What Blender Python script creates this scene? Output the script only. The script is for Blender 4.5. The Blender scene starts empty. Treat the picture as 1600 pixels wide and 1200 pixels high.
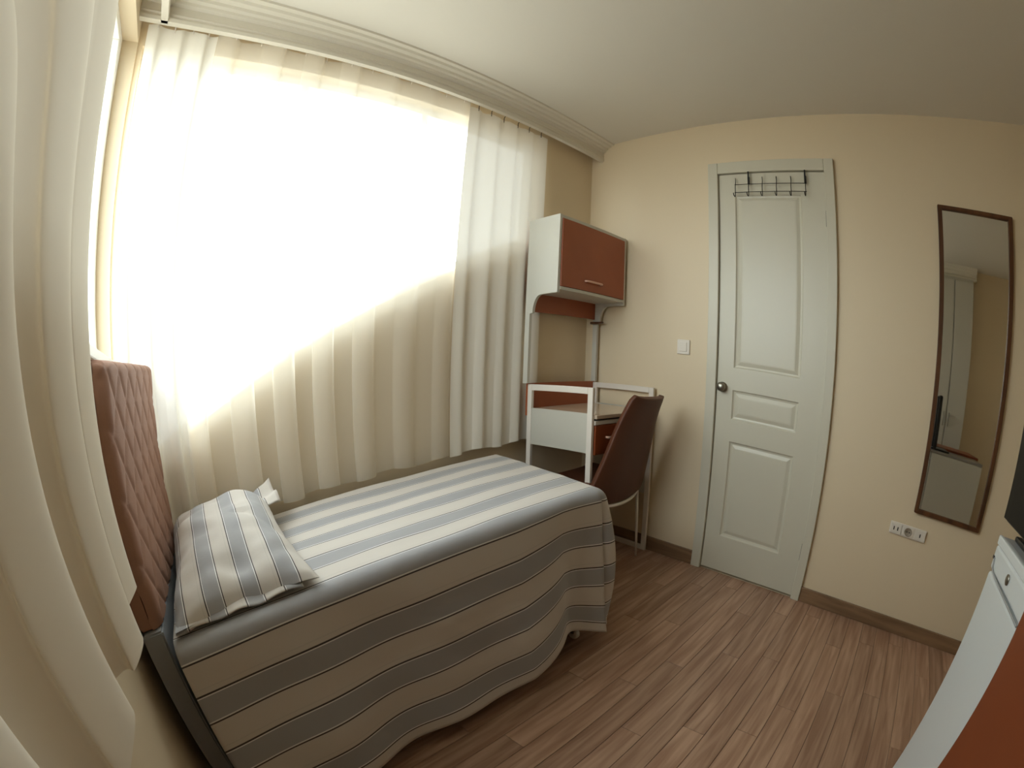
import bpy, bmesh, math, random
from mathutils import Vector, Matrix, noise

random.seed(7)
S = bpy.context.scene
COL = S.collection
R = math.radians

# ------------------------------------------------------------------ camera
# a very wide lens with barrel distortion (fisheye polynomial, angle against millimetres on a 36 mm sensor)
CAM = Vector((1.5966, -2.0036, 0.9593))
YAW, PITCH, ROLL = -0.6729, -0.4037, 0.03575
K1, K2, K3, K4 = 1.27419, 0.44826, -0.13900, -0.18483       # per 1000 px
PPX, PPY = 103.996, 257.489                                  # optical centre from picture centre, px
cy_, sy_, cp_, sp_ = math.cos(YAW), math.sin(YAW), math.cos(PITCH), math.sin(PITCH)
fwd = Vector((sy_ * cp_, cy_ * cp_, sp_))
rt0 = Vector((cy_, -sy_, 0))
up0 = rt0.cross(fwd)
cr, sr = math.cos(ROLL), math.sin(ROLL)
rt = cr * rt0 + sr * up0
up = -sr * rt0 + cr * up0
cd = bpy.data.cameras.new('camera')
cam = bpy.data.objects.new('camera', cd)
COL.objects.link(cam)
cam.matrix_world = Matrix((
    (rt.x, up.x, -fwd.x, CAM.x), (rt.y, up.y, -fwd.y, CAM.y), (rt.z, up.z, -fwd.z, CAM.z), (0, 0, 0, 1)))
cd.type = 'PANO'
cd.panorama_type = 'FISHEYE_LENS_POLYNOMIAL'
cd.sensor_width = 36
cd.fisheye_fov = R(300)
q = 1600 / 36 / 1000
cd.fisheye_polynomial_k0 = 0
cd.fisheye_polynomial_k1 = -K1 * q
cd.fisheye_polynomial_k2 = -K2 * q ** 2
cd.fisheye_polynomial_k3 = -K3 * q ** 3
cd.fisheye_polynomial_k4 = -K4 * q ** 4
cd.shift_x = -PPX / 1600
cd.shift_y = PPY / 1200
cd.clip_start = 0.01
S.camera = cam

# ------------------------------------------------------------------ world, exposure
S.view_settings.view_transform = 'Standard'
S.view_settings.look = 'None'
S.view_settings.gamma = 1
S.view_settings.use_curve_mapping = False
S.view_settings.exposure = 0.0
W = bpy.data.worlds.new('world')
S.world = W
W.use_nodes = True
nt = W.node_tree
bg = nt.nodes['Background']
bg.inputs['Strength'].default_value = 10.5
tc = nt.nodes.new('ShaderNodeTexCoord')
sx = nt.nodes.new('ShaderNodeSeparateXYZ')
rp = nt.nodes.new('ShaderNodeValToRGB')
rp.color_ramp.elements[0].position = 0.42
rp.color_ramp.elements[0].color = (0.30, 0.29, 0.27, 1)
rp.color_ramp.elements[1].position = 0.53
rp.color_ramp.elements[1].color = (0.90, 0.955, 1.0, 1)
mr = nt.nodes.new('ShaderNodeMapRange')
mr.inputs['From Min'].default_value = -1
mr.inputs['From Max'].default_value = 1
nt.links.new(tc.outputs['Generated'], sx.inputs[0])
nt.links.new(sx.outputs['Z'], mr.inputs['Value'])
nt.links.new(mr.outputs[0], rp.inputs[0])
nt.links.new(rp.outputs[0], bg.inputs['Color'])
try:
    S.cycles.use_denoising = True
    S.cycles.max_bounces = 14
    S.cycles.diffuse_bounces = 8
    S.cycles.transparent_max_bounces = 24
    S.cycles.sample_clamp_indirect = 12
except Exception:
    pass


def portal(loc, rot, sx_, sy_):
    ld = bpy.data.lights.new('window_portal', 'AREA')
    ld.shape = 'RECTANGLE'
    ld.size, ld.size_y = sx_, sy_
    try:
        ld.cycles.is_portal = True
    except Exception:
        return
    o = bpy.data.objects.new('window_portal', ld)
    COL.objects.link(o)
    o.location = loc
    o.rotation_euler = rot


# ------------------------------------------------------------------ materials
def s2l(c):
    return tuple(((v / 255 + 0.055) / 1.055) ** 2.4 if v / 255 > 0.04045 else v / 255 / 12.92 for v in c)


def mat(name, rgb, rough=0.6, metal=0.0, bump=0.0, bscale=40, var=0.0, vscale=6, spec=0.5, coat=0.0):
    m = bpy.data.materials.new(name)
    m.use_nodes = True
    t = m.node_tree
    b = t.nodes['Principled BSDF']
    c = s2l(rgb)
    b.inputs['Base Color'].default_value = (*c, 1)
    b.inputs['Roughness'].default_value = rough
    b.inputs['Metallic'].default_value = metal
    b.inputs['Specular IOR Level'].default_value = spec
    b.inputs['Coat Weight'].default_value = coat
    co = t.nodes.new('ShaderNodeTexCoord')
    if var > 0:
        n = t.nodes.new('ShaderNodeTexNoise')
        n.inputs['Scale'].default_value = vscale
        n.inputs['Detail'].default_value = 4
        t.links.new(co.outputs['Object'], n.inputs['Vector'])
        r = t.nodes.new('ShaderNodeValToRGB')
        r.color_ramp.elements[0].position = 0.3
        r.color_ramp.elements[1].position = 0.7
        r.color_ramp.elements[0].color = (*[v * (1 - var) for v in c], 1)
        r.color_ramp.elements[1].color = (*[min(1, v * (1 + var)) for v in c], 1)
        t.links.new(n.outputs['Fac'], r.inputs[0])
        t.links.new(r.outputs[0], b.inputs['Base Color'])
    if bump > 0:
        n = t.nodes.new('ShaderNodeTexNoise')
        n.inputs['Scale'].default_value = bscale
        n.inputs['Detail'].default_value = 3
        t.links.new(co.outputs['Object'], n.inputs['Vector'])
        bp = t.nodes.new('ShaderNodeBump')
        bp.inputs['Strength'].default_value = bump
        bp.inputs['Distance'].default_value = 0.002
        t.links.new(n.outputs['Fac'], bp.inputs['Height'])
        t.links.new(bp.outputs[0], b.inputs['Normal'])
    return m


def wood(name, dark, light, rough=0.45, scale=(1, 1, 1), rnd=0.0):
    m = bpy.data.materials.new(name)
    m.use_nodes = True
    t = m.node_tree
    b = t.nodes['Principled BSDF']
    b.inputs['Roughness'].default_value = rough
    co = t.nodes.new('ShaderNodeTexCoord')
    mp = t.nodes.new('ShaderNodeMapping')
    mp.inputs['Scale'].default_value = scale
    t.links.new(co.outputs['Object'], mp.inputs[0])
    oi = t.nodes.new('ShaderNodeObjectInfo')
    mul = t.nodes.new('ShaderNodeVectorMath')
    mul.operation = 'SCALE'
    mul.inputs['Scale'].default_value = 30
    cx = t.nodes.new('ShaderNodeCombineXYZ')
    t.links.new(oi.outputs['Random'], cx.inputs[0])
    t.links.new(oi.outputs['Random'], cx.inputs[1])
    t.links.new(cx.outputs[0], mul.inputs[0])
    ad = t.nodes.new('ShaderNodeVectorMath')
    ad.operation = 'ADD'
    t.links.new(mp.outputs[0], ad.inputs[0])
    t.links.new(mul.outputs[0], ad.inputs[1])
    n = t.nodes.new('ShaderNodeTexNoise')
    n.inputs['Scale'].default_value = 1
    n.inputs['Detail'].default_value = 6
    n.inputs['Distortion'].default_value = 0.6
    t.links.new(ad.outputs[0], n.inputs['Vector'])
    r = t.nodes.new('ShaderNodeValToRGB')
    r.color_ramp.elements[0].position = 0.36
    r.color_ramp.elements[1].position = 0.66
    r.color_ramp.elements[0].color = (*s2l(dark), 1)
    r.color_ramp.elements[1].color = (*s2l(light), 1)
    t.links.new(n.outputs['Fac'], r.inputs[0])
    if rnd > 0:
        hs = t.nodes.new('ShaderNodeHueSaturation')
        mr = t.nodes.new('ShaderNodeMapRange')
        mr.inputs['To Min'].default_value = 1 - rnd
        mr.inputs['To Max'].default_value = 1 + rnd
        t.links.new(oi.outputs['Random'], mr.inputs['Value'])
        t.links.new(mr.outputs[0], hs.inputs['Value'])
        t.links.new(r.outputs[0], hs.inputs['Color'])
        t.links.new(hs.outputs[0], b.inputs['Base Color'])
    else:
        t.links.new(r.outputs[0], b.inputs['Base Color'])
    return m


def cloth(name, rgb, transp, transl, weave=0.0):
    """thin curtain cloth: part of the light goes straight through the weave, part is scattered through"""
    m = bpy.data.materials.new(name)
    m.use_nodes = True
    t = m.node_tree
    t.nodes.clear()
    out = t.nodes.new('ShaderNodeOutputMaterial')
    df = t.nodes.new('ShaderNodeBsdfDiffuse')
    tl = t.nodes.new('ShaderNodeBsdfTranslucent')
    tp = t.nodes.new('ShaderNodeBsdfTransparent')
    c = s2l(rgb)
    df.inputs[0].default_value = (*c, 1)
    tl.inputs[0].default_value = (*c, 1)
    m1 = t.nodes.new('ShaderNodeMixShader')
    m1.inputs[0].default_value = transl
    m2 = t.nodes.new('ShaderNodeMixShader')
    m2.inputs[0].default_value = transp
    t.links.new(df.outputs[0], m1.inputs[1])
    t.links.new(tl.outputs[0], m1.inputs[2])
    t.links.new(m1.outputs[0], m2.inputs[1])
    t.links.new(tp.outputs[0], m2.inputs[2])
    t.links.new(m2.outputs[0], out.inputs[0])
    return m


def stripes(name, period, axis=0):
    """woven stripes across a UV coordinate in metres: grey-blue and cream bands, each edged by a dark and a pale thread"""
    m = bpy.data.materials.new(name)
    m.use_nodes = True
    t = m.node_tree
    b = t.nodes['Principled BSDF']
    b.inputs['Roughness'].default_value = 0.75
    b.inputs['Sheen Weight'].default_value = 0.2
    uv = t.nodes.new('ShaderNodeUVMap')
    uv.uv_map = 'UVMap'
    sp = t.nodes.new('ShaderNodeSeparateXYZ')
    t.links.new(uv.outputs[0], sp.inputs[0])
    dv = t.nodes.new('ShaderNodeMath')
    dv.operation = 'DIVIDE'
    dv.inputs[1].default_value = period
    t.links.new(sp.outputs[axis], dv.inputs[0])
    fr = t.nodes.new('ShaderNodeMath')
    fr.operation = 'FRACT'
    t.links.new(dv.outputs[0], fr.inputs[0])
    r = t.nodes.new('ShaderNodeValToRGB')
    cr_ = r.color_ramp
    cr_.interpolation = 'CONSTANT'
    dark, white, grey, cream = (62, 55, 55), (220, 219, 217), (153, 152, 154), (196, 189, 181)
    seq = [(0, dark), (.028, white), (.05, grey), (.452, white), (.474, dark), (.502, cream), (.9, (189, 183, 176)), (.925, cream)]
    cr_.elements[0].position = 0
    cr_.elements[0].color = (*s2l(dark), 1)
    cr_.elements[1].position = .028
    cr_.elements[1].color = (*s2l(white), 1)
    for p_, c_ in seq[2:]:
        e = cr_.elements.new(p_)
        e.color = (*s2l(c_), 1)
    t.links.new(fr.outputs[0], r.inputs[0])
    t.links.new(r.outputs[0], b.inputs['Base Color'])
    n = t.nodes.new('ShaderNodeTexNoise')
    n.inputs['Scale'].default_value = 14
    n.inputs['Detail'].default_value = 5
    co = t.nodes.new('ShaderNodeTexCoord')
    t.links.new(co.outputs['Object'], n.inputs['Vector'])
    bp = t.nodes.new('ShaderNodeBump')
    bp.inputs['Strength'].default_value = 0.35
    bp.inputs['Distance'].default_value = 0.006
    t.links.new(n.outputs['Fac'], bp.inputs['Height'])
    t.links.new(bp.outputs[0], b.inputs['Normal'])
    return m


M = {}
M['wall'] = mat('cream wall paint', (215, 198, 169), 0.55, bump=0.12, bscale=60)
M['ceiling'] = mat('white ceiling paint', (216, 211, 200), 0.8)
M['plaster'] = mat('white plaster moulding', (216, 210, 196), 0.6)
M['door'] = mat('white door lacquer', (198, 193, 176), 0.38)
M['white'] = mat('white melamine board', (192, 189, 178), 0.35)
M['steel_white'] = mat('white powder coated steel', (222, 214, 204), 0.4)
M['brown'] = wood('red brown laminate', (144, 72, 36), (156, 81, 44), 0.4, (14, 2, 2))
M['dark_brown'] = wood('dark red brown veneer', (122, 58, 25), (138, 70, 33), 0.5, (10, 2, 2))
M['skirt'] = wood('brown skirting board', (112, 86, 62), (138, 108, 80), 0.45, (3, 3, 30))
M['plank'] = wood('oak laminate plank', (146, 111, 89), (178, 145, 121), 0.36, (46, 3.0, 3), rnd=0.10)
M['groove'] = mat('plank groove', (60, 46, 38), 0.8)
M['headboard'] = mat('rose brown quilted velour', (150, 112, 92), 0.85, bump=0.2, bscale=180)
M['grey_fabric'] = mat('grey bed base fabric', (140, 142, 146), 0.9, bump=0.2, bscale=200)
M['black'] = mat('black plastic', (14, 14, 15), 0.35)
M['dark_metal'] = mat('dark bronze wire', (44, 38, 34), 0.4, 0.7)
M['nickel'] = mat('brushed nickel', (150, 146, 136), 0.3, 0.95)
M['brass'] = mat('satin copper handle', (212, 170, 150), 0.35, 0.4)
M['leather'] = mat('brown chair upholstery', (88, 48, 28), 0.5, bump=0.1, bscale=120, var=0.06, vscale=10)
M['frame_wood'] = wood('walnut mirror frame', (70, 42, 22), (98, 60, 32), 0.4, (30, 30, 4))
M['desktop'] = mat('glossy beige desktop', (206, 186, 164), 0.16)
M['fridge'] = mat('white fridge enamel', (204, 208, 208), 0.35)
M['fridge_top'] = mat('grey fridge worktop', (150, 150, 150), 0.35)
M['switch'] = mat('ivory switch plastic', (220, 212, 200), 0.35)
M['pvc'] = mat('white window frame plastic', (230, 228, 220), 0.4)
M['neighbour'] = mat('pale render outside', (112, 104, 99), 0.9)
M['sheer'] = cloth('white sheer curtain', (239, 233, 220), 0.44, 0.50)
M['sheer_thick'] = cloth('cream lined curtain', (236, 230, 218), 0.012, 0.105)
M['sheer_gathered'] = cloth('gathered white curtain', (242, 238, 228), 0.02, 0.10)
M['side_curtain'] = cloth('cream side curtain', (230, 221, 205), 0.0, 0.06)
M['bedspread'] = stripes('striped bedspread cotton', 0.139)
M['pillowcase'] = stripes('striped pillowcase cotton', 0.108, 1)
M['screen'] = mat('black tv screen', (7, 7, 8), 0.45, spec=0.15)
mm = bpy.data.materials.new('mirror silvering')
mm.use_nodes = True
mm.node_tree.nodes['Principled BSDF'].inputs['Base Color'].default_value = (0.86, 0.87, 0.86, 1)
mm.node_tree.nodes['Principled BSDF'].inputs['Metallic'].default_value = 1
mm.node_tree.nodes['Principled BSDF'].inputs['Roughness'].default_value = 0.02
M['mirror'] = mm
gm = bpy.data.materials.new('window glass')
gm.use_nodes = True
t_ = gm.node_tree
t_.nodes.clear()
o_ = t_.nodes.new('ShaderNodeOutputMaterial')
g_ = t_.nodes.new('ShaderNodeBsdfGlossy')
g_.inputs['Roughness'].default_value = 0.02
p_ = t_.nodes.new('ShaderNodeBsdfTransparent')
p_.inputs[0].default_value = (0.95, 0.98, 0.97, 1)
x_ = t_.nodes.new('ShaderNodeMixShader')
x_.inputs[0].default_value = 0.06
t_.links.new(p_.outputs[0], x_.inputs[1])
t_.links.new(g_.outputs[0], x_.inputs[2])
t_.links.new(x_.outputs[0], o_.inputs[0])
M['glass'] = gm


# ------------------------------------------------------------------ mesh helpers
def link(name, me, m=None, parent=None, smooth=False):
    o = bpy.data.objects.new(name, me)
    COL.objects.link(o)
    if m is not None:
        me.materials.append(m)
    if smooth:
        for p in me.polygons:
            p.use_smooth = True
    if parent is not None:
        o.parent = parent
        o.matrix_parent_inverse = Matrix.Translation(-parent.matrix_basis.translation) if parent.type == 'EMPTY' and parent.parent is None and parent.rotation_euler.z == 0 else parent.matrix_basis.inverted()
    return o


def from_bm(name, bm, m=None, parent=None, smooth=False):
    bmesh.ops.recalc_face_normals(bm, faces=bm.faces)
    me = bpy.data.meshes.new(name)
    bm.to_mesh(me)
    bm.free()
    return link(name, me, m, parent, smooth)


def addbox(bm, lo, hi, bev=0.0, seg=2):
    x0, y0, z0 = [min(a, b) for a, b in zip(lo, hi)]
    x1, y1, z1 = [max(a, b) for a, b in zip(lo, hi)]
    g = bmesh.ops.create_cube(bm, size=1)
    vs = g['verts']
    for v in vs:
        v.co = Vector((x0 + (v.co.x + .5) * (x1 - x0), y0 + (v.co.y + .5) * (y1 - y0), z0 + (v.co.z + .5) * (z1 - z0)))
    if bev > 0:
        es = list({e for v in vs for e in v.link_edges})
        bmesh.ops.bevel(bm, geom=es, offset=bev, segments=seg, affect='EDGES', profile=0.5)


def box(name, lo, hi, m, parent=None, bev=0.0, seg=2):
    bm = bmesh.new()
    addbox(bm, lo, hi, bev, seg)
    return from_bm(name, bm, m, parent, False)


def addtube(bm, pts, rad, n=8, cap=True):
    pts = [Vector(p) for p in pts]
    rings = []
    prev = None
    for i, p in enumerate(pts):
        if i == 0:
            d = pts[1] - p
        elif i == len(pts) - 1:
            d = p - pts[-2]
        else:
            d = (pts[i + 1] - p).normalized() + (p - pts[i - 1]).normalized()
        d.normalize()
        if prev is None:
            a = d.orthogonal().normalized()
        else:
            a = (prev - d * prev.dot(d)).normalized()
        prev = a
        b = d.cross(a)
        r_ = rad[i] if isinstance(rad, (list, tuple)) else rad
        rings.append([bm.verts.new(p + r_ * (math.cos(2 * math.pi * k / n) * a + math.sin(2 * math.pi * k / n) * b)) for k in range(n)])
    for r0, r1 in zip(rings, rings[1:]):
        for k in range(n):
            bm.faces.new((r0[k], r0[(k + 1) % n], r1[(k + 1) % n], r1[k]))
    if cap:
        bm.faces.new(rings[0][::-1])
        bm.faces.new(rings[-1])


def tube(name, pts, rad, m, parent=None, n=10):
    bm = bmesh.new()
    addtube(bm, pts, rad, n)
    return from_bm(name, bm, m, parent, True)


def smooth_path(pts, k=6):
    """Catmull-Rom through the points"""
    P = [Vector(p) for p in pts]
    P = [2 * P[0] - P[1]] + P + [2 * P[-1] - P[-2]]
    out = []
    for i in range(1, len(P) - 2):
        for j in range(k):
            t = j / k
            a, b, c, d = P[i - 1], P[i], P[i + 1], P[i + 2]
            out.append(0.5 * ((2 * b) + (c - a) * t + (2 * a - 5 * b + 4 * c - d) * t * t + (3 * b - a - 3 * c + d) * t ** 3))
    out.append(P[-2])
    return out


def prism(name, poly, axis, a0, a1, m, parent=None, bev=0.0):
    """extrude a closed 2-D outline: axis 'y' -> outline is (x,z); 'x' -> (y,z); 'z' -> (x,y)"""
    bm = bmesh.new()

    def at(p, a):
        return {'y': (p[0], a, p[1]), 'x': (a, p[0], p[1]), 'z': (p[0], p[1], a)}[axis]
    v0 = [bm.verts.new(at(p, a0)) for p in poly]
    v1 = [bm.verts.new(at(p, a1)) for p in poly]
    n = len(poly)
    bm.faces.new(v0)
    bm.faces.new(v1[::-1])
    for i in range(n):
        bm.faces.new((v0[i], v0[(i + 1) % n], v1[(i + 1) % n], v1[i]))
    if bev > 0:
        bmesh.ops.recalc_face_normals(bm, faces=bm.faces)
        bmesh.ops.bevel(bm, geom=list(bm.edges), offset=bev, segments=2, affect='EDGES')
    return from_bm(name, bm, m, parent)


def lathe(name, prof, origin, axis, m, parent=None, n=28):
    """profile = [(radius, along)], revolved about `axis` through origin"""
    axis = Vector(axis).normalized()
    a = axis.orthogonal().normalized()
    b = axis.cross(a)
    bm = bmesh.new()
    rings = []
    for r_, h in prof:
        rings.append([bm.verts.new(Vector(origin) + axis * h + r_ * (math.cos(2 * math.pi * k / n) * a + math.sin(2 * math.pi * k / n) * b)) for k in range(n)])
    for r0, r1 in zip(rings, rings[1:]):
        for k in range(n):
            bm.faces.new((r0[k], r0[(k + 1) % n], r1[(k + 1) % n], r1[k]))
    bm.faces.new(rings[0][::-1])
    bm.faces.new(rings[-1])
    bmesh.ops.remove_doubles(bm, verts=bm.verts, dist=1e-6)
    return from_bm(name, bm, m, parent, True)


def grid(name, fn, nu, nv, m, parent=None, uv=None, smooth=True, thick=0.0):
    vs, fs, uvs = [], [], []
    for i in range(nu + 1):
        for j in range(nv + 1):
            vs.append(fn(i / nu, j / nv))
            if uv:
                uvs.append(uv(i / nu, j / nv))
    for i in range(nu):
        for j in range(nv):
            a = i * (nv + 1) + j
            fs.append((a, a + nv + 1, a + nv + 2, a + 1))
    me = bpy.data.meshes.new(name)
    me.from_pydata([tuple(v) for v in vs], [], fs)
    if uv:
        l = me.uv_layers.new(name='UVMap')
        for lp in me.loops:
            l.data[lp.index].uv = uvs[lp.vertex_index]
    o = link(name, me, m, parent, smooth)
    if thick:
        md = o.modifiers.new('solid', 'SOLIDIFY')
        md.thickness = thick
        md.offset = 0
    return o


def thing(name, label, cat, loc, group=None):
    o = bpy.data.objects.new(name, None)
    COL.objects.link(o)
    o.empty_display_size = 0.05
    o.location = loc
    bpy.context.view_layer.update()
    o['label'] = label
    o['category'] = cat
    if group:
        o['group'] = group
    return o


def tag(o, label, cat, group=None):
    o['label'] = label
    o['category'] = cat
    if group:
        o['group'] = group
    return o


def struct(o, label=None):
    o['kind'] = 'structure'
    if label:
        o['label'] = label
        o['category'] = o.name.split('_')[0]
    return o


# ------------------------------------------------------------------ room dimensions
H = 2.369
XR = 2.75          # right wall
YH = -2.227        # head wall (behind the bed)
T = 0.12
SILL = lambda y: 0.865 + 0.476 * (y + 2.006)      # made-up slope, shapes the slanted edge of light on the curtain
WT = 2.215          # window head
WY0, WY1 = -2.213, -0.425
HX0, HX1, HZ0 = 0.012, 1.35, 1.13                    # window in the head wall

# floor: laminate planks running away from the camera
fl = struct(box('floor', (-T, YH - T, -0.06), (XR + T, T, -0.0025), M['groove']), 'brown oak laminate floor of narrow planks running towards the door wall')
pw, plen, gap = 0.074, 0.86, 0.0014
meshes = {}


def plank_mesh(w, l):
    key = (round(w, 4), round(l, 4))
    if key not in meshes:
        bm = bmesh.new()
        addbox(bm, (0, 0, -0.006), (w, l, 0), 0.0008, 1)
        bmesh.ops.recalc_face_normals(bm, faces=bm.faces)
        me = bpy.data.meshes.new('plank')
        bm.to_mesh(me)
        bm.free()
        me.materials.append(M['plank'])
        meshes[key] = me
    return meshes[key]


nrow = int(math.ceil(XR / pw))
for i in range(nrow):
    x0 = i * pw
    w = min(pw, XR - x0)
    y = YH - [0.05, 0.47, 0.29, 0.66, 0.12, 0.55][i % 6]
    while y < 0:
        y0, y1 = max(y, YH), min(y + plen, 0)
        if y1 - y0 > 0.02:
            p = bpy.data.objects.new('plank', plank_mesh(w - gap, round(y1 - y0 - gap, 3)))
            COL.objects.link(p)
            p.location = (x0 + gap / 2, y0 + gap / 2, 0)
            p.parent = fl
        y += plen

struct(box('ceiling', (-T, YH - T, H), (XR + T, T, H + T), M['ceiling']), 'plain white plaster ceiling')


# back wall with the door in it (wall solid, door set on it with a shallow recess)
def wall_with_hole(name, axis, a0, a1, outer, hole, m):
    """a wall slab between a0..a1 along axis, outline `outer` with polygon `hole` cut through, both CCW quads of the same length"""
    bm = bmesh.new()

    def at(p, a):
        return (p[0], a, p[1]) if axis == 'y' else (a, p[0], p[1])
    rings = []
    for poly in (outer, hole):
        rings.append(([bm.verts.new(at(p, a0)) for p in poly], [bm.verts.new(at(p, a1)) for p in poly]))
    n = len(outer)
    (o0, o1), (h0, h1) = rings
    for i in range(n):
        j = (i + 1) % n
        bm.faces.new((o0[i], o0[j], h0[j], h0[i]))
        bm.faces.new((o1[j], o1[i], h1[i], h1[j]))
        bm.faces.new((o0[j], o0[i], o1[i], o1[j]))
        bm.faces.new((h0[i], h0[j], h1[j], h1[i]))
    return from_bm(name, bm, m)


DX0, DX1, DZ = 0.770, 1.297, 2.038
struct(wall_with_hole('wall_back', 'y', 0, T, [(-T, -0.05), (XR + T, -0.05), (XR + T, H), (-T, H)],
                      [(DX0, 0.0), (DX1, 0.0), (DX1, DZ), (DX0, DZ)], M['wall']), 'cream painted wall holding the white door and the tall mirror')
struct(wall_with_hole('wall_left', 'x', -T, 0, [(YH - T, -0.05), (0, -0.05), (0, H), (YH - T, H)],
                      [(WY0, SILL(WY0)), (WY1, SILL(WY1)), (WY1, WT), (WY0, WT)], M['wall']), 'cream window wall behind the white curtains')
struct(wall_with_hole('wall_head', 'y', YH - T, YH, [(0, -0.05), (XR + T, -0.05), (XR + T, H), (0, H)],
                      [(HX0, HZ0), (HX1, HZ0), (HX1, WT), (HX0, WT)], M['wall']), 'cream wall behind the headboard and the side curtain')
struct(box('wall_right', (XR, YH, -0.05), (XR + T, 0, H), M['wall']), 'cream side wall behind the small fridge')

# skirting
def skirting(name, x0, x1):
    bm = bmesh.new()
    addbox(bm, (x0, -0.013, 0), (x1, 0, 0.072), 0.003, 2)
    return struct(from_bm(name, bm, M['skirt']))


struct(skirting('baseboard_back', 0.0, 0.727), 'brown skirting board between desk corner and door casing')
struct(skirting('baseboard_right', 1.335, XR), 'brown skirting board below the socket and the mirror')
struct(box('baseboard_left', (0, YH, 0), (0.012, -0.013, 0.072), M['skirt'], bev=0.003), 'brown skirting board under the window wall')

# cornice-boxes over the curtains (profile x,z)
prof = [(0.062, 2.255), (0.082, 2.255), (0.084, 2.268), (0.078, 2.273), (0.078, 2.281), (0.083, 2.285), (0.080, 2.292), (0.080, 2.318),
        (0.094, 2.322), (0.097, 2.331), (0.108, 2.335), (0.112, 2.345), (0.128, 2.349), (0.134, 2.358), (0.150, 2.360), (0.152, H), (0.062, H)]
pel = prism('trim_1', prof, 'y', YH, 0.0, M['plaster'])
struct(pel, 'long white moulded curtain pelmet above the window wall')
pel2 = prism('trim_2', [(YH + (x if x < 0.09 else 0.09 + (x - 0.09) * 0.3), z) for x, z in prof], 'x', 0.070, 2.34, M['plaster'])
struct(pel2, 'white moulded curtain pelmet on the headboard wall, at the left picture edge')


# ------------------------------------------------------------------ windows
def window_left():
    w = bpy.data.objects.new('window_1', None)
    COL.objects.link(w)
    w.location = (-0.06, -1.3, 1.1)
    bpy.context.view_layer.update()
    w['kind'] = 'structure'
    w['label'] = 'wide overexposed window behind the sheer curtains, its lower edge slanted to shape the light on them'
    w['category'] = 'window'
    f = 0.035
    x0, x1 = -0.085, -0.045
    prism('frame', [(WY0, WT - f), (WY1, WT - f), (WY1, WT), (WY0, WT)], 'x', x0, x1, M['pvc'], w)
    prism('frame', [(WY0, SILL(WY0)), (WY1, SILL(WY1)), (WY1, SILL(WY1) + f), (WY0, SILL(WY0) + f)], 'x', x0, x1, M['pvc'], w)
    for ya, yb in ((WY0, WY0 + f), (WY1 - f, WY1)):
        prism('frame', [(ya, SILL(ya) + f), (yb, SILL(yb) + f), (yb, WT - f), (ya, WT - f)], 'x', x0, x1, M['pvc'], w)
    mull = (-1.64, -1.10)
    for ya in mull:
        yb = ya + 0.03
        prism('mullion', [(ya, SILL(ya) + f), (yb, SILL(yb) + f), (yb, WT - f), (ya, WT - f)], 'x', x0, x1, M['pvc'], w)
    ys = [WY0 + f, mull[0], mull[0] + .03, mull[1], mull[1] + .03, WY1 - f]
    for a, b in zip(ys[::2], ys[1::2]):
        prism('pane', [(a, SILL(a) + f), (b, SILL(b) + f), (b, WT - f), (a, WT - f)], 'x', -0.068, -0.062, M['glass'], w)


window_left()
w2 = bpy.data.objects.new('window_2', None)
COL.objects.link(w2)
w2.location = (0.7, YH - 0.06, 1.6)
bpy.context.view_layer.update()
w2['kind'] = 'structure'
w2['label'] = 'white framed window above the headboard, mostly behind the side curtain'
w2['category'] = 'window'
y0, y1 = YH - 0.085, YH - 0.045
for lo, hi in (((HX0, y0, HZ0), (HX0 + .05, y1, WT)), ((HX1 - .04, y0, HZ0), (HX1, y1, WT)),
               ((HX0 + .05, y0, WT - .04), (HX1 - .04, y1, WT)), ((HX0 + .05, y0, HZ0), (HX1 - .04, y1, HZ0 + .045)),):
    box('frame', lo, hi, M['pvc'], w2, 0.003)
box('mullion', (0.66, y0, HZ0 + .045), (0.70, y1, WT - .04), M['pvc'], w2, 0.003)
box('pane', (HX0 + .05, YH - 0.068, HZ0 + .045), (0.66, YH - 0.062, WT - .04), M['glass'], w2)
box('pane', (0.70, YH - 0.068, HZ0 + .045), (HX1 - .04, YH - 0.062, WT - .04), M['glass'], w2)
box('sill', (HX0, YH - 0.04, HZ0 - 0.025), (HX1, YH + 0.03, HZ0 + 0.004), M['pvc'], w2, 0.004)
portal((-T - 0.01, (WY0 + WY1) / 2, 1.5), (0, R(-90), 0), 1.4, 1.8)
portal((0.7, YH - T - 0.01, 1.63), (R(90), 0, 0), 1.3, 1.05)
# the rendered building seen obliquely through the head-wall window
struct(box('wall_outside', (-8.2, -12.0, -3.0), (-8.0, -3.4, 4.2), M['neighbour']), 'rendered wall of the building next door, outside the window')


# ------------------------------------------------------------------ curtains
def fold_curve(seed, freq, amp, sharp=0.4):
    rnd = random.Random(seed)
    ph = [rnd.uniform(0, 6.28) for _ in range(6)]

    def f(s, t, which=0):
        # s metres along the rail, t 0 (top) .. 1 (hem)
        a = amp * (0.55 + 0.65 * t)
        w = s * freq * 6.283 + 0.9 * math.sin(s * 3.1 + ph[0]) + 0.7 * math.sin(s * 7.3 + ph[1]) + 0.25 * t * math.sin(s * 5 + ph[2])
        if which:
            return math.sin(2 * w + 0.4) * (0.45 + 0.75 * (0.5 + 0.5 * math.sin(s * 4.4 + ph[5])))
        v = math.sin(w) + 0.35 * math.sin(2 * w + ph[3] + t) + 0.25 * math.sin(0.43 * w + ph[4])
        k = 0.5 + 0.5 * math.sin(s * 4.4 + ph[5])
        return a * v * (0.45 + 0.75 * k)
    return f


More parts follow.
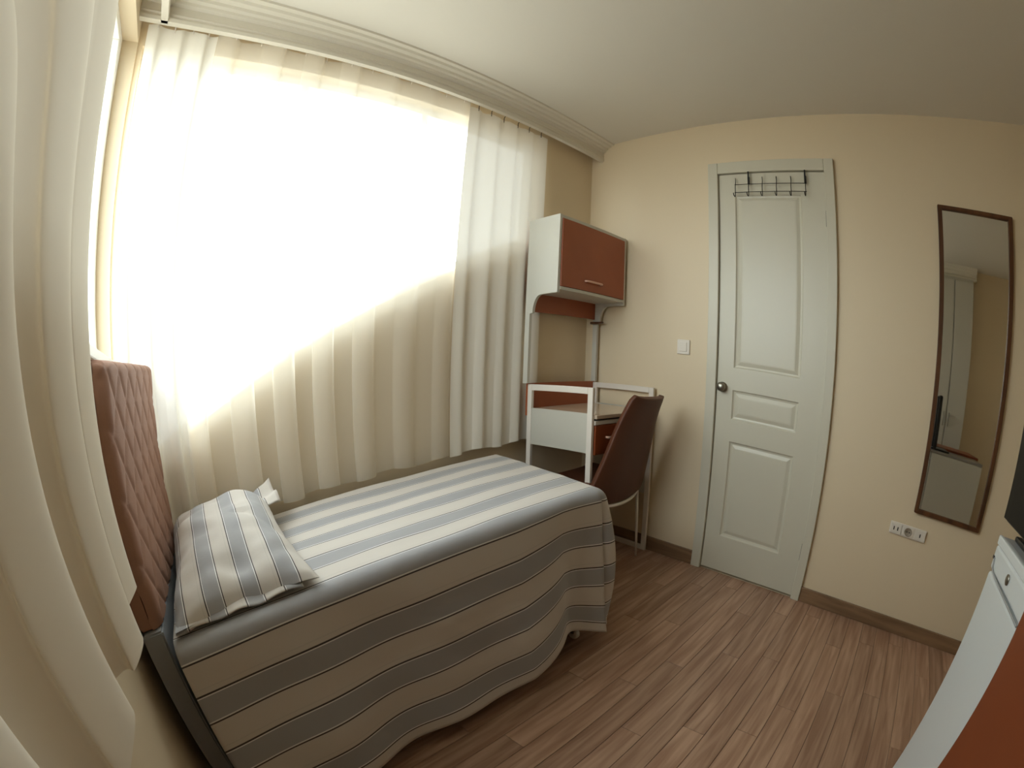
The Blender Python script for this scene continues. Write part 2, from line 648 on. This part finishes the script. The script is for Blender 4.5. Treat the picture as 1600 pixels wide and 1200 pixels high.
def make_curtain(name, label, start, end, top, hem, m, seed, freq, amp, normal, nu, nv, slack=0.0, hooks=6, hookmat=None, group=None):
    a, b = Vector(start), Vector(end)
    L_ = (b - a).length
    d = (b - a).normalized()
    n = Vector(normal)
    f = fold_curve(seed, freq, amp)
    root = thing(name, label, 'curtain', ((a.x + b.x) / 2, (a.y + b.y) / 2, hem), group)

    def P(u, v):
        s = u * L_
        off = f(s, v)
        wig = -slack * f(s, v, 1) * (0.45 + 0.55 * v)
        z = top + (hem - top) * v
        z += 0.006 * math.sin(s * 23 + seed) * v + (0.004 * math.sin(s * 60) if v == 0 else 0)
        p = a + d * (s + wig) + n * off
        return (p.x, p.y, z)
    grid('fabric', lambda u, v: P(u, v * 0.955), nu, nv, m, root)

    grid('hem', lambda u, v: P(u, 0.955 + 0.045 * v), nu, 2, m, root)
    for k in range(hooks):
        u = (k + 0.5) / hooks
        p = Vector(P(u, 0))
        tube('hook', [(p.x, p.y, p.z - 0.012), (p.x, p.y, p.z + 0.018), (p.x + n.x * .008, p.y + n.y * .008, p.z + 0.024)], 0.0018, hookmat or M['steel_white'], root, 6)
    return root


make_curtain('curtain', 'wide white sheer curtain glowing in front of the large window beside the bed',
             (0.050, -1.975, 0), (0.050, -0.915, 0), 2.262, 0.572, M['sheer'], 3, 6.4, 0.0145, (1, 0, 0), 520, 26, slack=0.017, hooks=12)
make_curtain('curtain', 'narrow gathered white curtain end hanging in the window corner by the headboard',
             (0.044, -2.200, 0), (0.044, -1.985, 0), 2.262, 0.572, M['sheer_gathered'], 21, 13.0, 0.0105, (1, 0, 0), 200, 22, slack=0.007, hooks=4)
make_curtain('curtain', 'gathered cream curtain panel hanging beside the wall cupboard at the window edge',
             (0.040, -0.911, 0), (0.038, -0.425, 0), 2.247, 0.572, M['sheer_thick'], 11, 9.0, 0.0125, (1, 0, 0), 340, 26, slack=0.013, hooks=6, hookmat=M['dark_metal'])
make_curtain('curtain', 'cream curtain filling the left edge of the picture, hanging on the headboard wall',
             (0.80, YH + 0.078, 0), (1.80, YH + 0.078, 0), 2.262, 0.72, M['side_curtain'], 5, 5.0, 0.016, (0, 1, 0), 520, 30, slack=0.016, hooks=9)

# ------------------------------------------------------------------ door
dr = bpy.data.objects.new('door_1', None)
COL.objects.link(dr)
dr.location = (1.03, 0, 0)
bpy.context.view_layer.update()
dr['kind'] = 'structure'
dr['label'] = 'white panelled room door with a round knob on its left'
dr['category'] = 'door'
CX0, CX1, CZ = 0.724, 1.337, 2.100
box('casing', (CX0, -0.020, 0), (DX0 + 0.004, 0.02, CZ), M['door'], dr, 0.003)
box('casing', (DX1 - 0.004, -0.020, 0), (CX1, 0.02, CZ), M['door'], dr, 0.003)
box('casing', (DX0 + 0.0045, -0.0195, DZ - 0.004), (DX1 - 0.0045, 0.02, CZ), M['door'], dr, 0.003)
# leaf with three sunk-and-raised panels
LX0, LX1, LZ0, LZ1, LY = 0.777, 1.291, 0.012, 2.030, -0.004
panels = [(0.856, 1.176, 1.005, 1.905), (0.856, 1.176, 0.757, 0.898), (0.852, 1.188, 0.190, 0.652)]


def door_leaf():
    bm = bmesh.new()
    xs = [LX0, 0.856, 1.180, LX1]
    zs = [LZ0, 0.190, 0.652, 0.757, 0.898, 1.005, 1.905, LZ1]
    V = {}

    def v(x, y, z):
        k = (round(x, 5), round(y, 5), round(z, 5))
        if k not in V:
            V[k] = bm.verts.new((x, y, z))
        return V[k]
    for i in range(3):
        for j in range(7):
            a, b, c, d = xs[i], xs[i + 1], zs[j], zs[j + 1]
            if i == 1 and j in (1, 3, 5):
                steps = [(0, 0), (0.006, 0.007), (0.014, 0.009), (0.030, 0.004), (0.036, 0.0035)]
                for (s0, d0), (s1, d1) in zip(steps, steps[1:]):
                    A = [(a + s0, c + s0), (b - s0, c + s0), (b - s0, d - s0), (a + s0, d - s0)]
                    B = [(a + s1, c + s1), (b - s1, c + s1), (b - s1, d - s1), (a + s1, d - s1)]
                    for k in range(4):
                        l = (k + 1) % 4
                        bm.faces.new((v(A[k][0], LY + d0, A[k][1]), v(A[l][0], LY + d0, A[l][1]), v(B[l][0], LY + d1, B[l][1]), v(B[k][0], LY + d1, B[k][1])))
                s1, d1 = steps[-1]
                bm.faces.new((v(a + s1, LY + d1, c + s1), v(b - s1, LY + d1, c + s1), v(b - s1, LY + d1, d - s1), v(a + s1, LY + d1, d - s1)))
            else:
                bm.faces.new((v(a, LY, c), v(b, LY, c), v(b, LY, d), v(a, LY, d)))
    yb = LY + 0.036
    vs0 = [v(LX0, LY, z) for z in zs]
    vs1 = [v(LX1, LY, z) for z in zs]
    bt, tp = [v(x, LY, LZ0) for x in xs], [v(x, LY, LZ1) for x in xs]
    for row in (vs0, vs1, bt, tp):
        for p, q_ in zip(row, row[1:]):
            bm.faces.new((p, q_, v(q_.co.x, yb, q_.co.z), v(p.co.x, yb, p.co.z)))
    bm.faces.new([v(x, yb, LZ0) for x in xs] + [v(LX1, yb, z) for z in zs[1:]] + [v(x, yb, LZ1) for x in xs[::-1][1:]] + [v(LX0, yb, z) for z in zs[::-1][1:-1]])
    return from_bm('leaf', bm, M['door'], dr)


door_leaf()
box('gap_shade', (DX0, 0.033, 0.0), (DX1, 0.05, DZ), M['black'], dr)  # black sheet behind the leaf, stands in for the shade in the door gaps
kn = lathe('knob', [(0.0, -0.002), (0.024, -0.002), (0.025, 0.003), (0.014, 0.006), (0.009, 0.009), (0.009, 0.014), (0.015, 0.017), (0.021, 0.024), (0.021, 0.031), (0.015, 0.037), (0.0, 0.039)],
           (0.806, LY, 0.905), (0, -1, 0), M['nickel'], dr)
for z in (1.78, 0.235):
    tube('hinge', [(1.2945, -0.0085, z - 0.04), (1.2945, -0.0085, z + 0.04)], 0.005, M['nickel'], dr, 8)

# over-door wire hook rack
rk = thing('hook_rack', 'dark wire hook rack hung over the top of the white door', 'rack', (1.04, -0.02, 1.88))
xs = [0.868, 0.934, 1.001, 1.069, 1.138, 1.206]
yr = -0.026
for z in (1.957, 1.912):
    tube('rail', [(xs[0] - 0.004, yr, z), (xs[-1] + 0.004, yr, z)], 0.0018, M['dark_metal'], rk, 6)
for x in xs:
    tube('hook', smooth_path([(x - 0.004, yr + 0.014, 2.003), (x, yr + 0.004, 1.975), (x, yr - 0.003, 1.94), (x, yr - 0.003, 1.895), (x, yr - 0.010, 1.884), (x, yr - 0.024, 1.886), (x, yr - 0.030, 1.897)], 4), 0.0022, M['dark_metal'], rk, 6)
for x in (xs[1], xs[5]):
    bm = bmesh.new()
    addbox(bm, (x - 0.006, yr + 0.003, 1.958), (x + 0.004, yr + 0.008, 2.000))
    addbox(bm, (x - 0.006, -0.0215, 1.994), (x + 0.001, -0.018, 2.034))
    from_bm('strap', bm, M['black'], rk)

# ------------------------------------------------------------------ light switch, sockets
sw = thing('light_switch', 'small square ivory light switch between desk and door', 'switch', (0.593, 0, 1.08))
box('plate', (0.560, -0.008, 1.042), (0.627, 0, 1.118), M['switch'], sw, 0.003)
box('rocker', (0.574, -0.012, 1.056), (0.613, -0.0079, 1.104), M['switch'], sw, 0.002)

so = thing('wall_socket', 'ivory triple socket plate low on the wall under the mirror', 'socket', (1.785, 0, 0.475))
box('plate', (1.694, -0.009, 0.447), (1.876, 0, 0.501), M['switch'], so, 0.003)
for cx in (1.724, 1.785, 1.846):
    box('module', (cx - 0.027, -0.0115, 0.452), (cx + 0.027, -0.0089, 0.496), M['switch'], so, 0.002)
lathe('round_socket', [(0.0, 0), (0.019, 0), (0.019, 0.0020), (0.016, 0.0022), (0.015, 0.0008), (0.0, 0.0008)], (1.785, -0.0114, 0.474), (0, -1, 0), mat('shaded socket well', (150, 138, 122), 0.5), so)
for dx in (-0.006, 0.006):
    lathe('pin_hole', [(0.0, 0), (0.0028, 0), (0.0028, 0.0012), (0.0, 0.0012)], (1.785 + dx, -0.0124, 0.474), (0, -1, 0), M['black'], so, 10)
for cx, dx in ((1.724, -0.010), (1.724, 0.009), (1.846, 0.0)):
    box('slot', (cx + dx - 0.0025, -0.0123, 0.466), (cx + dx + 0.0025, -0.0113, 0.482), M['black'], so)

# ------------------------------------------------------------------ mirror
mi = thing('wall_mirror', 'tall narrow wall mirror in a dark walnut frame', 'mirror', (1.95, 0, 0.567))
mx0, mx1, mz0, mz1, fw = 1.790, 2.118, 0.567, 1.906, 0.019
for pts in ([(mx0, mz0), (mx1, mz0), (mx1 - fw, mz0 + fw), (mx0 + fw, mz0 + fw)], [(mx1, mz0), (mx1, mz1), (mx1 - fw, mz1 - fw), (mx1 - fw, mz0 + fw)],
            [(mx1, mz1), (mx0, mz1), (mx0 + fw, mz1 - fw), (mx1 - fw, mz1 - fw)], [(mx0, mz1), (mx0, mz0), (mx0 + fw, mz0 + fw), (mx0 + fw, mz1 - fw)]):
    prism('frame', pts, 'y', -0.020, 0, M['frame_wood'], mi, 0.002)
box('glass', (mx0 + fw - .003, -0.010, mz0 + fw - .003), (mx1 - fw + .003, -0.004, mz1 - fw + .003), M['mirror'], mi)

# ------------------------------------------------------------------ desk
dk = thing('desk', 'white framed corner desk with brown drawer and glossy beige top', 'desk', (0.26, -0.26, 0))
DY0, DY1, DB, DF, DTOP = -0.512, -0.018, 0.083, 0.452, 0.852
pt_ = 0.026


def side_frame(y0_, y1_):
    bm = bmesh.new()
    addbox(bm, (DF - pt_, y0_, 0.0), (DF, y1_, DTOP), 0.0015, 1)
    addbox(bm, (DB, y0_, 0.0), (DB + pt_, y1_, DTOP), 0.0015, 1)
    addbox(bm, (DB + pt_, y0_ + .0003, DTOP - 0.029), (DF - pt_, y1_ - .0003, DTOP - .0003), 0.0015, 1)
    addbox(bm, (DB + pt_, y0_ + .0003, 0.0003), (DF - pt_, y1_ - .0003, 0.024), 0.0015, 1)
    return from_bm('side_frame', bm, M['steel_white'], dk)


side_frame(DY0, DY0 + 0.016)
side_frame(DY1 - 0.016, DY1)
box('side_panel', (DB + pt_, DY0 + 0.003, 0.566), (DF - pt_, DY0 + 0.015, 0.738), M['white'], dk, 0.001)
box('side_panel', (DB + pt_, DY1 - 0.015, 0.30), (DF - pt_, DY1 - 0.003, 0.738), M['white'], dk, 0.001)
box('desktop', (DB, DY0 + 0.0165, 0.716), (DF + 0.012, DY1 - 0.0165, 0.734), M['desktop'], dk, 0.003)
box('top_rail', (DF - 0.02, DY0 + 0.0165, 0.690), (DF + 0.006, DY1 - 0.0165, 0.708), M['steel_white'], dk, 0.002)
box('shadow_gap', (DF - 0.03, DY0 + 0.018, 0.706), (DF - 0.005, DY1 - 0.018, 0.717), M['black'], dk)
dw = box('drawer', (DF - 0.012, DY0 + 0.019, 0.560), (DF + 0.006, DY1 - 0.019, 0.687), M['brown'], dk, 0.002)
box('drawer_box', (DB + 0.03, DY0 + 0.024, 0.570), (DF - 0.013, DY1 - 0.024, 0.684), M['white'], dk)
h_ = tube('drawer_handle', smooth_path([(DF + .005, -0.420, 0.632), (DF + 0.018, -0.414, 0.632), (DF + 0.019, -0.385, 0.632), (DF + 0.018, -0.356, 0.632), (DF + .005, -0.350, 0.632)], 4), 0.0055, M['brass'], dw)
box('back_panel', (0.070, DY0 + 0.002, 0.700), (0.082, DY1 - 0.002, 0.856), M['brown'], dk, 0.001)

# ------------------------------------------------------------------ wall cupboard over the desk (stands on two uprights of the desk back)
cb = thing('wall_cupboard', 'white overhead cupboard with brown flap door above the desk', 'cupboard', (0.16, -0.28, 0.857))
CY0, CY1 = -0.532, -0.020
U0, U1, CF = 0.070, 0.098, 0.258
side = [(U0, 1.690), (CF, 1.690), (CF, 1.290), (0.160, 1.288)]
for k in range(1, 8):
    a_ = k / 8 * math.pi / 2
    side.append((0.160 - 0.045 * math.sin(a_), 1.288 - 0.085 * (1 - math.cos(a_))))
side += [(0.1145, 1.20), (0.098, 1.198), (0.098, 0.857), (U0, 0.857)]
prism('side_panel', side, 'y', CY0, CY0 + 0.015, M['white'], cb)
prism('side_panel', side, 'y', CY1 - 0.015, CY1, M['white'], cb)
box('top_panel', (U0, CY0 + 0.0155, 1.672), (CF, CY1 - 0.0155, 1.688), M['white'], cb, 0.001)
box('bottom_panel', (U0, CY0 + 0.0155, 1.305), (CF + 0.002, CY1 - 0.0155, 1.321), M['white'], cb, 0.001)
box('back_panel', (U0, CY0 + 0.0155, 1.212), (U0 + 0.012, CY1 - 0.0155, 1.671), M['brown'], cb)
fd = box('flap_door', (CF - 0.014, CY0 + 0.017, 1.323), (CF + 0.004, CY1 - 0.017, 1.670), M['brown'], cb, 0.0015)
tube('door_handle', smooth_path([(CF + .003, -0.350, 1.372), (CF + 0.015, -0.343, 1.372), (CF + 0.017, -0.290, 1.372), (CF + 0.015, -0.240, 1.372), (CF + .003, -0.233, 1.372)], 4), 0.006, M['brass'], fd)
prism('end_cap', [(0.0, -0.0), (0.085, 0.0), (0.085, -0.01), (0.06, -0.016), (0.0, -0.016)] and [(0.071, 1.197), (0.140, 1.197), (0.140, 1.189), (0.120, 1.184), (0.099, 1.184), (0.071, 1.184)], 'y', CY1 - 0.040, CY1 - 0.0155, M['frame_wood'], cb)

# ------------------------------------------------------------------ chair (pushed in to the desk, seen from behind)
ch = thing('desk_chair', 'brown upholstered high-back chair on thin white legs, tucked in at the desk', 'chair', (0.42, -0.33, 0))
YC = -0.325
bp = smooth_path([(0.463, 0, 0.335), (0.479, 0, 0.375), (0.499, 0, 0.450), (0.526, 0, 0.560), (0.555, 0, 0.690), (0.588, 0, 0.790), (0.603, 0, 0.822)], 5)


def back_surf(u, v):
    k = min(len(bp) - 1, int(round(u * (len(bp) - 1))))
    p = bp[k]
    z = p.z
    w = 0.205 - 0.085 * max(0, (z - 0.40) / 0.42) ** 0.9
    cyy = YC + 0.030 * max(0, (z - 0.40) / 0.42)
    if z > 0.80:
        w -= 0.010 * (z - 0.80) / 0.022
    s = 2 * v - 1
    # wings curl forward at the sides
    return (p.x - 0.032 * abs(s) ** 3 * (1 - 0.4 * u), cyy + w * s, z + 0.010 * (abs(s) ** 4) * u)


bk = grid('backrest', back_surf, len(bp) - 1, 20, M['leather'], ch, thick=0.026)
bv = bk.modifiers.new('bev', 'BEVEL')
bv.width = 0.009
bv.segments = 3


def seat_surf(u, v):
    s = 2 * v - 1
    x = 0.462 - u * 0.300
    w = 0.200 + 0.012 * math.sin(u * 3.1)
    z = 0.398 + 0.030 * abs(s) ** 3 * (1 - .5 * u) - 0.012 * math.sin(u * 2.6)
    return (x, YC + w * s, z)


st = grid('seat', seat_surf, 14, 18, M['leather'], ch, thick=0.05)
bv = st.modifiers.new('bev', 'BEVEL')
bv.width = 0.014
bv.segments = 3
tube('seat_frame', smooth_path([(0.200, YC + 0.165, 0.368), (0.40, YC + 0.180, 0.362), (0.455, YC + 0.172, 0.352), (0.475, YC + 0.10, 0.330), (0.482, YC, 0.322), (0.475, YC - 0.10, 0.330), (0.455, YC - 0.172, 0.352), (0.40, YC - 0.180, 0.362), (0.200, YC - 0.165, 0.368)], 5), 0.0075, M['steel_white'], ch)
for sgn in (1, -1):
    tube('leg', [(0.455, YC + sgn * 0.176, 0.356), (0.455, YC + sgn * 0.205, 0.0)], [0.008, 0.0055], M['steel_white'], ch)
    tube('leg', [(0.215, YC + sgn * 0.165, 0.368), (0.195, YC + sgn * 0.185, 0.0)], [0.008, 0.0055], M['steel_white'], ch)

# ------------------------------------------------------------------ bed
bd = thing('bed', 'single bed with a tall rose-brown quilted headboard and castors', 'bed', (0.42, -1.5, 0))
HBX0, HBX1, HBT = 0.090, 0.700, 1.098


def hby(x):
    return -2.088 - 0.056 * (x - HBX0) / (HBX1 - HBX0)      # the headboard stands a little askew


def hbt(x):
    return HBT + 0.012 - 0.030 * (x - HBX0) / (HBX1 - HBX0)


def hb():
    nx, nz = 110, 150
    z0 = 0.575

    def P(u, v):
        x = HBX0 + u * (HBX1 - HBX0)
        z = z0 + v * (hbt(x) - z0)
        dx, dz = min(x - HBX0, HBX1 - x), hbt(x) - z
        e = 0.024
        rx = max(0, 1 - dx / e)
        rz = max(0, 1 - dz / e)
        rr = min(1, math.hypot(rx, rz))
        edge = e * (1 - math.sqrt(max(0, 1 - rr * rr)))
        a_, b_ = (x * 1.2 + z) / 0.125, (x * 1.2 - z) / 0.125
        q_ = min(abs(a_ - round(a_)), abs(b_ - round(b_)))
        puff = 0.0055 * (1 - math.exp(-(q_ / 0.10) ** 1.2))
        return (x, hby(x) + puff - 0.004 - edge, z)
    grid('quilting', P, nx, nz, M['headboard'], hbd)


hbd = prism('headboard', [(HBX0 + 0.002, -2.190), (HBX1 - 0.002, -2.200), (HBX1 - 0.002, hby(HBX1) - 0.020), (HBX0 + 0.002, hby(HBX0) - 0.020)], 'z', 0.575, HBT - 0.022, M['headboard'], bd, 0.006)
hb()
prism('headboard_base', [(HBX0 + 0.004, -2.180), (0.712, -2.196), (0.712, hby(HBX1) - 0.004), (HBX0 + 0.004, hby(HBX0) - 0.004)], 'z', 0.0, 0.572, M['grey_fabric'], bd, 0.004)
box('base', (0.105, -2.080, 0.085), (0.722, -0.850, 0.300), M['grey_fabric'], bd, 0.012)
box('mattress', (0.105, -2.080, 0.302), (0.722, -0.850, 0.532), M['grey_fabric'], bd, 0.030, 4)
for x, y in ((0.698, -0.885), (0.698, -2.02), (0.14, -0.885), (0.14, -2.02)):
    cs = lathe('castor', [(0.0, -0.011), (0.017, -0.011), (0.021, -0.006), (0.021, 0.006), (0.017, 0.011), (0.0, 0.011)], (x, y, 0.0205), (0, 1, 0), M['switch'], bd, 20)
    box('castor_fork', (x - 0.010, y - 0.016, 0.026), (x + 0.010, y + 0.016, 0.086), M['nickel'], cs, 0.003)

# bedspread: one cloth over mattress, near side and foot, with a loose corner fold
BX0, BX1, BY0, BZ = 0.095, 0.764, -2.134, 0.548
DROP = 0.488
FR = 0.034


def fold(o):
    arc = FR * math.pi / 2
    if o < arc:
        th = o / FR
        return FR * math.sin(th), FR * (1 - math.cos(th))
    return FR + 0.07 * (o - arc) * (0.6 + 0.8 * (o - arc) / DROP), FR + (o - arc)


LF = 1.275                      # length of the flat top


def spread(u, v):
    A0, A1 = -0.055, (BX1 - FR - BX0) + DROP + 0.02
    B1 = LF + DROP + 0.02
    a_ = A0 + u * (A1 - A0)
    b_ = v * B1
    ox = a_ - (BX1 - FR - BX0)
    oy = b_ - LF
    x = BX0 + max(0.0, min(a_, BX1 - FR - BX0))
    y = BY0 + min(b_, LF)
    z = BZ
    # foot line runs slightly askew and the far corner is pulled further out
    skew = 1 - (x - BX0) / (BX1 - BX0)
    y += skew * (0.045 + 0.100 * min(1, b_ / LF))
    if a_ < 0:
        z -= (-a_) * 0.9
        x += a_ * 0.15
    wr = 0.0035 * noise.noise(Vector((a_ * 5, b_ * 2.4, 0.3))) + 0.002 * noise.noise(Vector((a_ * 14, b_ * 5, 4.1)))
    if ox <= 0 and oy <= 0:
        z += wr * 1.6
    elif ox > 0 and oy <= 0:
        out, dn = fold(ox)
        k = min(1, ox / DROP)
        wave = (0.013 * math.sin(b_ * 8.3 + 0.7) + 0.008 * math.sin(b_ * 19 + 2)) * k
        # swing outward toward the foot corner
        sw_ = 0.020 * k * max(0, (b_ - LF + 0.35) / 0.35) ** 2
        x += out + wave + sw_ + wr * 2 - 0.034 * k * math.exp(-((b_ - (LF - 0.125)) / 0.075) ** 2)
        y += 0.010 * k * math.sin(b_ * 7)
        z -= dn
        z += 0.058 * k * max(0, 1 - abs(b_ - (LF - 0.18)) / 0.18)
    elif oy > 0 and ox <= 0:
        out, dn = fold(oy)
        k = min(1, oy / DROP)
        y += (out * (1.0 - 0.30 * k) + 0.062 * math.sin(math.pi * k)) * 0.80 + 0.008 * math.sin(a_ * 14) * k + wr * 2
        z -= dn
    else:
        d_ = max(ox, oy)
        mn = min(ox, oy)
        out, dn = fold(d_)
        ph = math.pi / 2 * (oy / (ox + oy))
        k = min(1, d_ / DROP)
        push = out * (1.0 - 0.30 * k) + 0.05 * mn + 0.062 * math.sin(math.pi * k) * math.sin(ph)
        x += math.cos(ph) * (push * 0.80 + 0.020 * k * (1 - ph / 1.57)) + (0.013 * math.sin(LF * 8.3 + .7) + 0.008 * math.sin(LF * 19 + 2)) * k * (1 - ph / 1.57) * min(1, ox / DROP)
        y += math.sin(ph) * push * 0.80 + 0.010 * min(1, ox / DROP) * math.sin(LF * 7) * (1 - ph / 1.57)
        z -= dn
    return (x, y, max(z, 0.035))


A_TOT = (BX1 - FR - BX0) + DROP + 0.02 + 0.055
sp_o = grid('bedspread', spread, 120, 190, M['bedspread'], None,
            uv=lambda u, v: (-0.055 + u * A_TOT - 0.066, v * (LF + DROP + 0.02)), thick=0.003)

tag(sp_o, 'grey and cream striped cotton bedspread hanging to the floor over the bed', 'bedspread')

# pillow, pillowcase stripes run across the bed
pl = thing('pillow', 'striped pillow in a grey and cream case lying at the bed head', 'pillow', (0.42, -1.93, 0.55))
PCX, PCY, PHX, PHY = 0.425, -1.945, 0.296, 0.166


def pil(sign):
    def P(u, v):
        a_, b_ = 2 * u - 1, 2 * v - 1
        h = (max(0, 1 - abs(a_) ** 3.2) ** 0.55) * (max(0, 1 - abs(b_) ** 3.0) ** 0.55)
        pin = 1 + 0.055 * (abs(a_ * b_)) ** 2 - 0.035 * (1 - abs(a_)) * abs(b_) - 0.035 * (1 - abs(b_)) * abs(a_)
        x = PCX + PHX * a_ * pin
        y = PCY + PHY * b_ * pin + 0.02 * (1 - u)
        n1 = noise.noise(Vector((x * 8, y * 8, 1.7 * sign)))
        n2 = noise.noise(Vector((x * 20, y * 16, 5.1)))
        z = 0.568 + (0.078 if sign > 0 else -0.006) * h + sign * 0.020 * n1 * h ** .5 + 0.006 * n2 * (sign > 0)
        z += 0.050 * (1 - u) * (sign > 0) * h + 0.030 * (1 - u) ** 1.5
        if sign > 0:
            z += -0.020 * math.exp(-((a_ - 0.78) / 0.14) ** 2) * (0.5 + 0.5 * math.sin(b_ * 6.5 + 1)) * (1 - b_ * b_)
            z += 0.006 * math.sin(a_ * 9 + b_ * 5) * math.exp(-((b_ + 0.85) / 0.25) ** 2)
            z += -0.012 * max(0, 1 - abs(a_ * 0.9 - b_ * 0.5 + 0.15) / 0.13) * h * (a_ > 0)
        return (x, y, z)
    return P


def pill_uv(u, v):
    return (u * 0.62, v * 0.40 + 0.02)


grid('pillowcase', pil(1), 70, 56, M['pillowcase'], pl, uv=pill_uv)
grid('underside', pil(-1), 40, 34, M['pillowcase'], pl, uv=pill_uv)


def flap(u, v):
    # the open end of the case sticks out past the filling, crumpled
    b_ = 2 * v - 1
    y = PCY + 0.118 + u * 0.100
    x = 0.120 + v * 0.150 - 0.01 * u
    z = 0.624 + 0.007 * math.sin(v * 8 + u * 2) * (0.3 + u) + 0.045 * u * (1 - 0.8 * v) + 0.008 * noise.noise(Vector((x * 25, y * 25, 0)))
    return (x, y, z)


grid('open_flap', flap, 10, 24, M['pillowcase'], pl, uv=lambda u, v: (v * .2, 0.42 + u * .12), thick=0.003)


def flange(u, v):
    y = PCY - 0.150 + v * 0.285
    x = PCX + 0.262 + u * 0.045
    z = 0.578 - u * 0.016 + 0.003 * math.sin(v * 17) * u + 0.004 * noise.noise(Vector((x * 30, y * 20, 2)))
    return (x, y, z)


grid('near_flange', flange, 8, 40, M['pillowcase'], pl, uv=lambda u, v: (u * .1, 0.045 + v * 0.33), thick=0.003)

# ------------------------------------------------------------------ fridge, television, brown cabinet on the right
fg = thing('mini_fridge', 'small white under-counter fridge at the right edge of the picture', 'fridge', (2.08, -1.2, 0))
FX, FY0, FY1, FT = 1.893, -1.343, -1.060, 0.785
box('body', (FX + 0.040, FY0, 0.030), (2.31, FY1, FT - 0.018), M['fridge'], fg, 0.006)
box('door', (FX, FY0 + 0.001, 0.045), (FX + 0.037, FY1 - 0.001, 0.712), M['fridge'], fg, 0.008, 3)
cp = box('control_panel', (FX, FY0 + 0.001, 0.716), (FX + 0.037, FY1 - 0.001, FT - 0.018), M['fridge'], fg, 0.007, 3)
box('top', (FX + 0.010, FY0, FT - 0.017), (2.31, FY1, FT), M['fridge_top'], fg, 0.004)
box('top_edge', (FX, FY0, FT - 0.019), (FX + 0.0105, FY1, FT + 0.0008), M['fridge'], fg, 0.003)
tube('grip', smooth_path([(FX - 0.001, FY1 - 0.02, 0.742), (FX - 0.002, FY1 - 0.04, 0.720), (FX - 0.002, FY1 - 0.12, 0.715), (FX - 0.002, FY0 + 0.01, 0.714)], 5), 0.0022, M['fridge_top'], fg, 6)
lathe('badge', [(0.0, 0), (0.010, 0), (0.010, 0.002), (0.0, 0.002)], (FX - 0.0005, -1.205, 0.742), (-1, 0, 0), M['nickel'], cp)
box('latch', (FX - 0.002, FY1 - 0.016, 0.738), (FX + 0.002, FY1 - 0.006, 0.744), M['black'], cp)
for y in (FY0 + 0.03, FY1 - 0.03):
    for x in (FX + 0.07, 2.26):
        lathe('foot', [(0.0, 0), (0.014, 0), (0.014, 0.031), (0.0, 0.031)], (x, y, 0.0), (0, 0, 1), M['black'], fg, 12)

tv = thing('television', 'black flat television standing on the white fridge, cut by the picture edge', 'television', (1.95, -1.25, FT))
box('screen', (1.918, -1.56, 0.808), (1.925, -0.975, 1.122), M['screen'], tv, 0.002)
box('housing', (1.9245, -1.57, 0.801), (1.951, -0.966, 1.130), M['black'], tv, 0.010, 3)
box('stand_neck', (1.931, -1.300, 0.797), (1.950, -1.240, 0.840), M['black'], tv, 0.003)
box('stand_base', (1.925, -1.330, FT + 0.0005), (2.060, -1.075, FT + 0.012), M['black'], tv, 0.004)

cabn = thing('cabinet', 'red-brown wooden cabinet next to the fridge in the lower right corner', 'cabinet', (2.1, -1.6, 0))
box('front_panel', (FX - 0.006, -1.78, 0.05), (FX + 0.012, FY0 - 0.0015, 0.800), M['dark_brown'], cabn, 0.002)
box('carcass', (FX + 0.0125, -1.78, 0.0), (2.33, FY0 - 0.0015, 0.782), M['dark_brown'], cabn, 0.002)
box('top_panel', (FX + 0.0125, -1.782, 0.7825), (2.332, FY0 - 0.0015, 0.800), M['dark_brown'], cabn, 0.002)

# ------------------------------------------------------------------ wardrobe at the camera's back: only the wall mirror shows it
wd = thing('wardrobe', 'white wardrobe with two doors, seen only reflected in the wall mirror', 'wardrobe', (2.1, -2.1, 0))
WX0, WX1, WY, WZ = 1.88, 2.30, -2.08, 2.25
box('carcass', (WX0, YH + 0.09, 0.0), (WX1, WY - 0.022, WZ), M['white'], wd, 0.003)
for xa, xb in ((WX0 + 0.002, 2.125), (2.133, WX1 - 0.002)):
    d1 = box('door', (xa, WY - 0.0215, 0.06), (xb, WY, WZ - 0.03), M['white'], wd, 0.002)
    xh = xb - 0.02 if xa < 2.0 else xa + 0.02
    tube('handle', [(xh, WY + 0.012, 0.95), (xh, WY + 0.012, 1.07)], 0.004, M['nickel'], d1, 8)
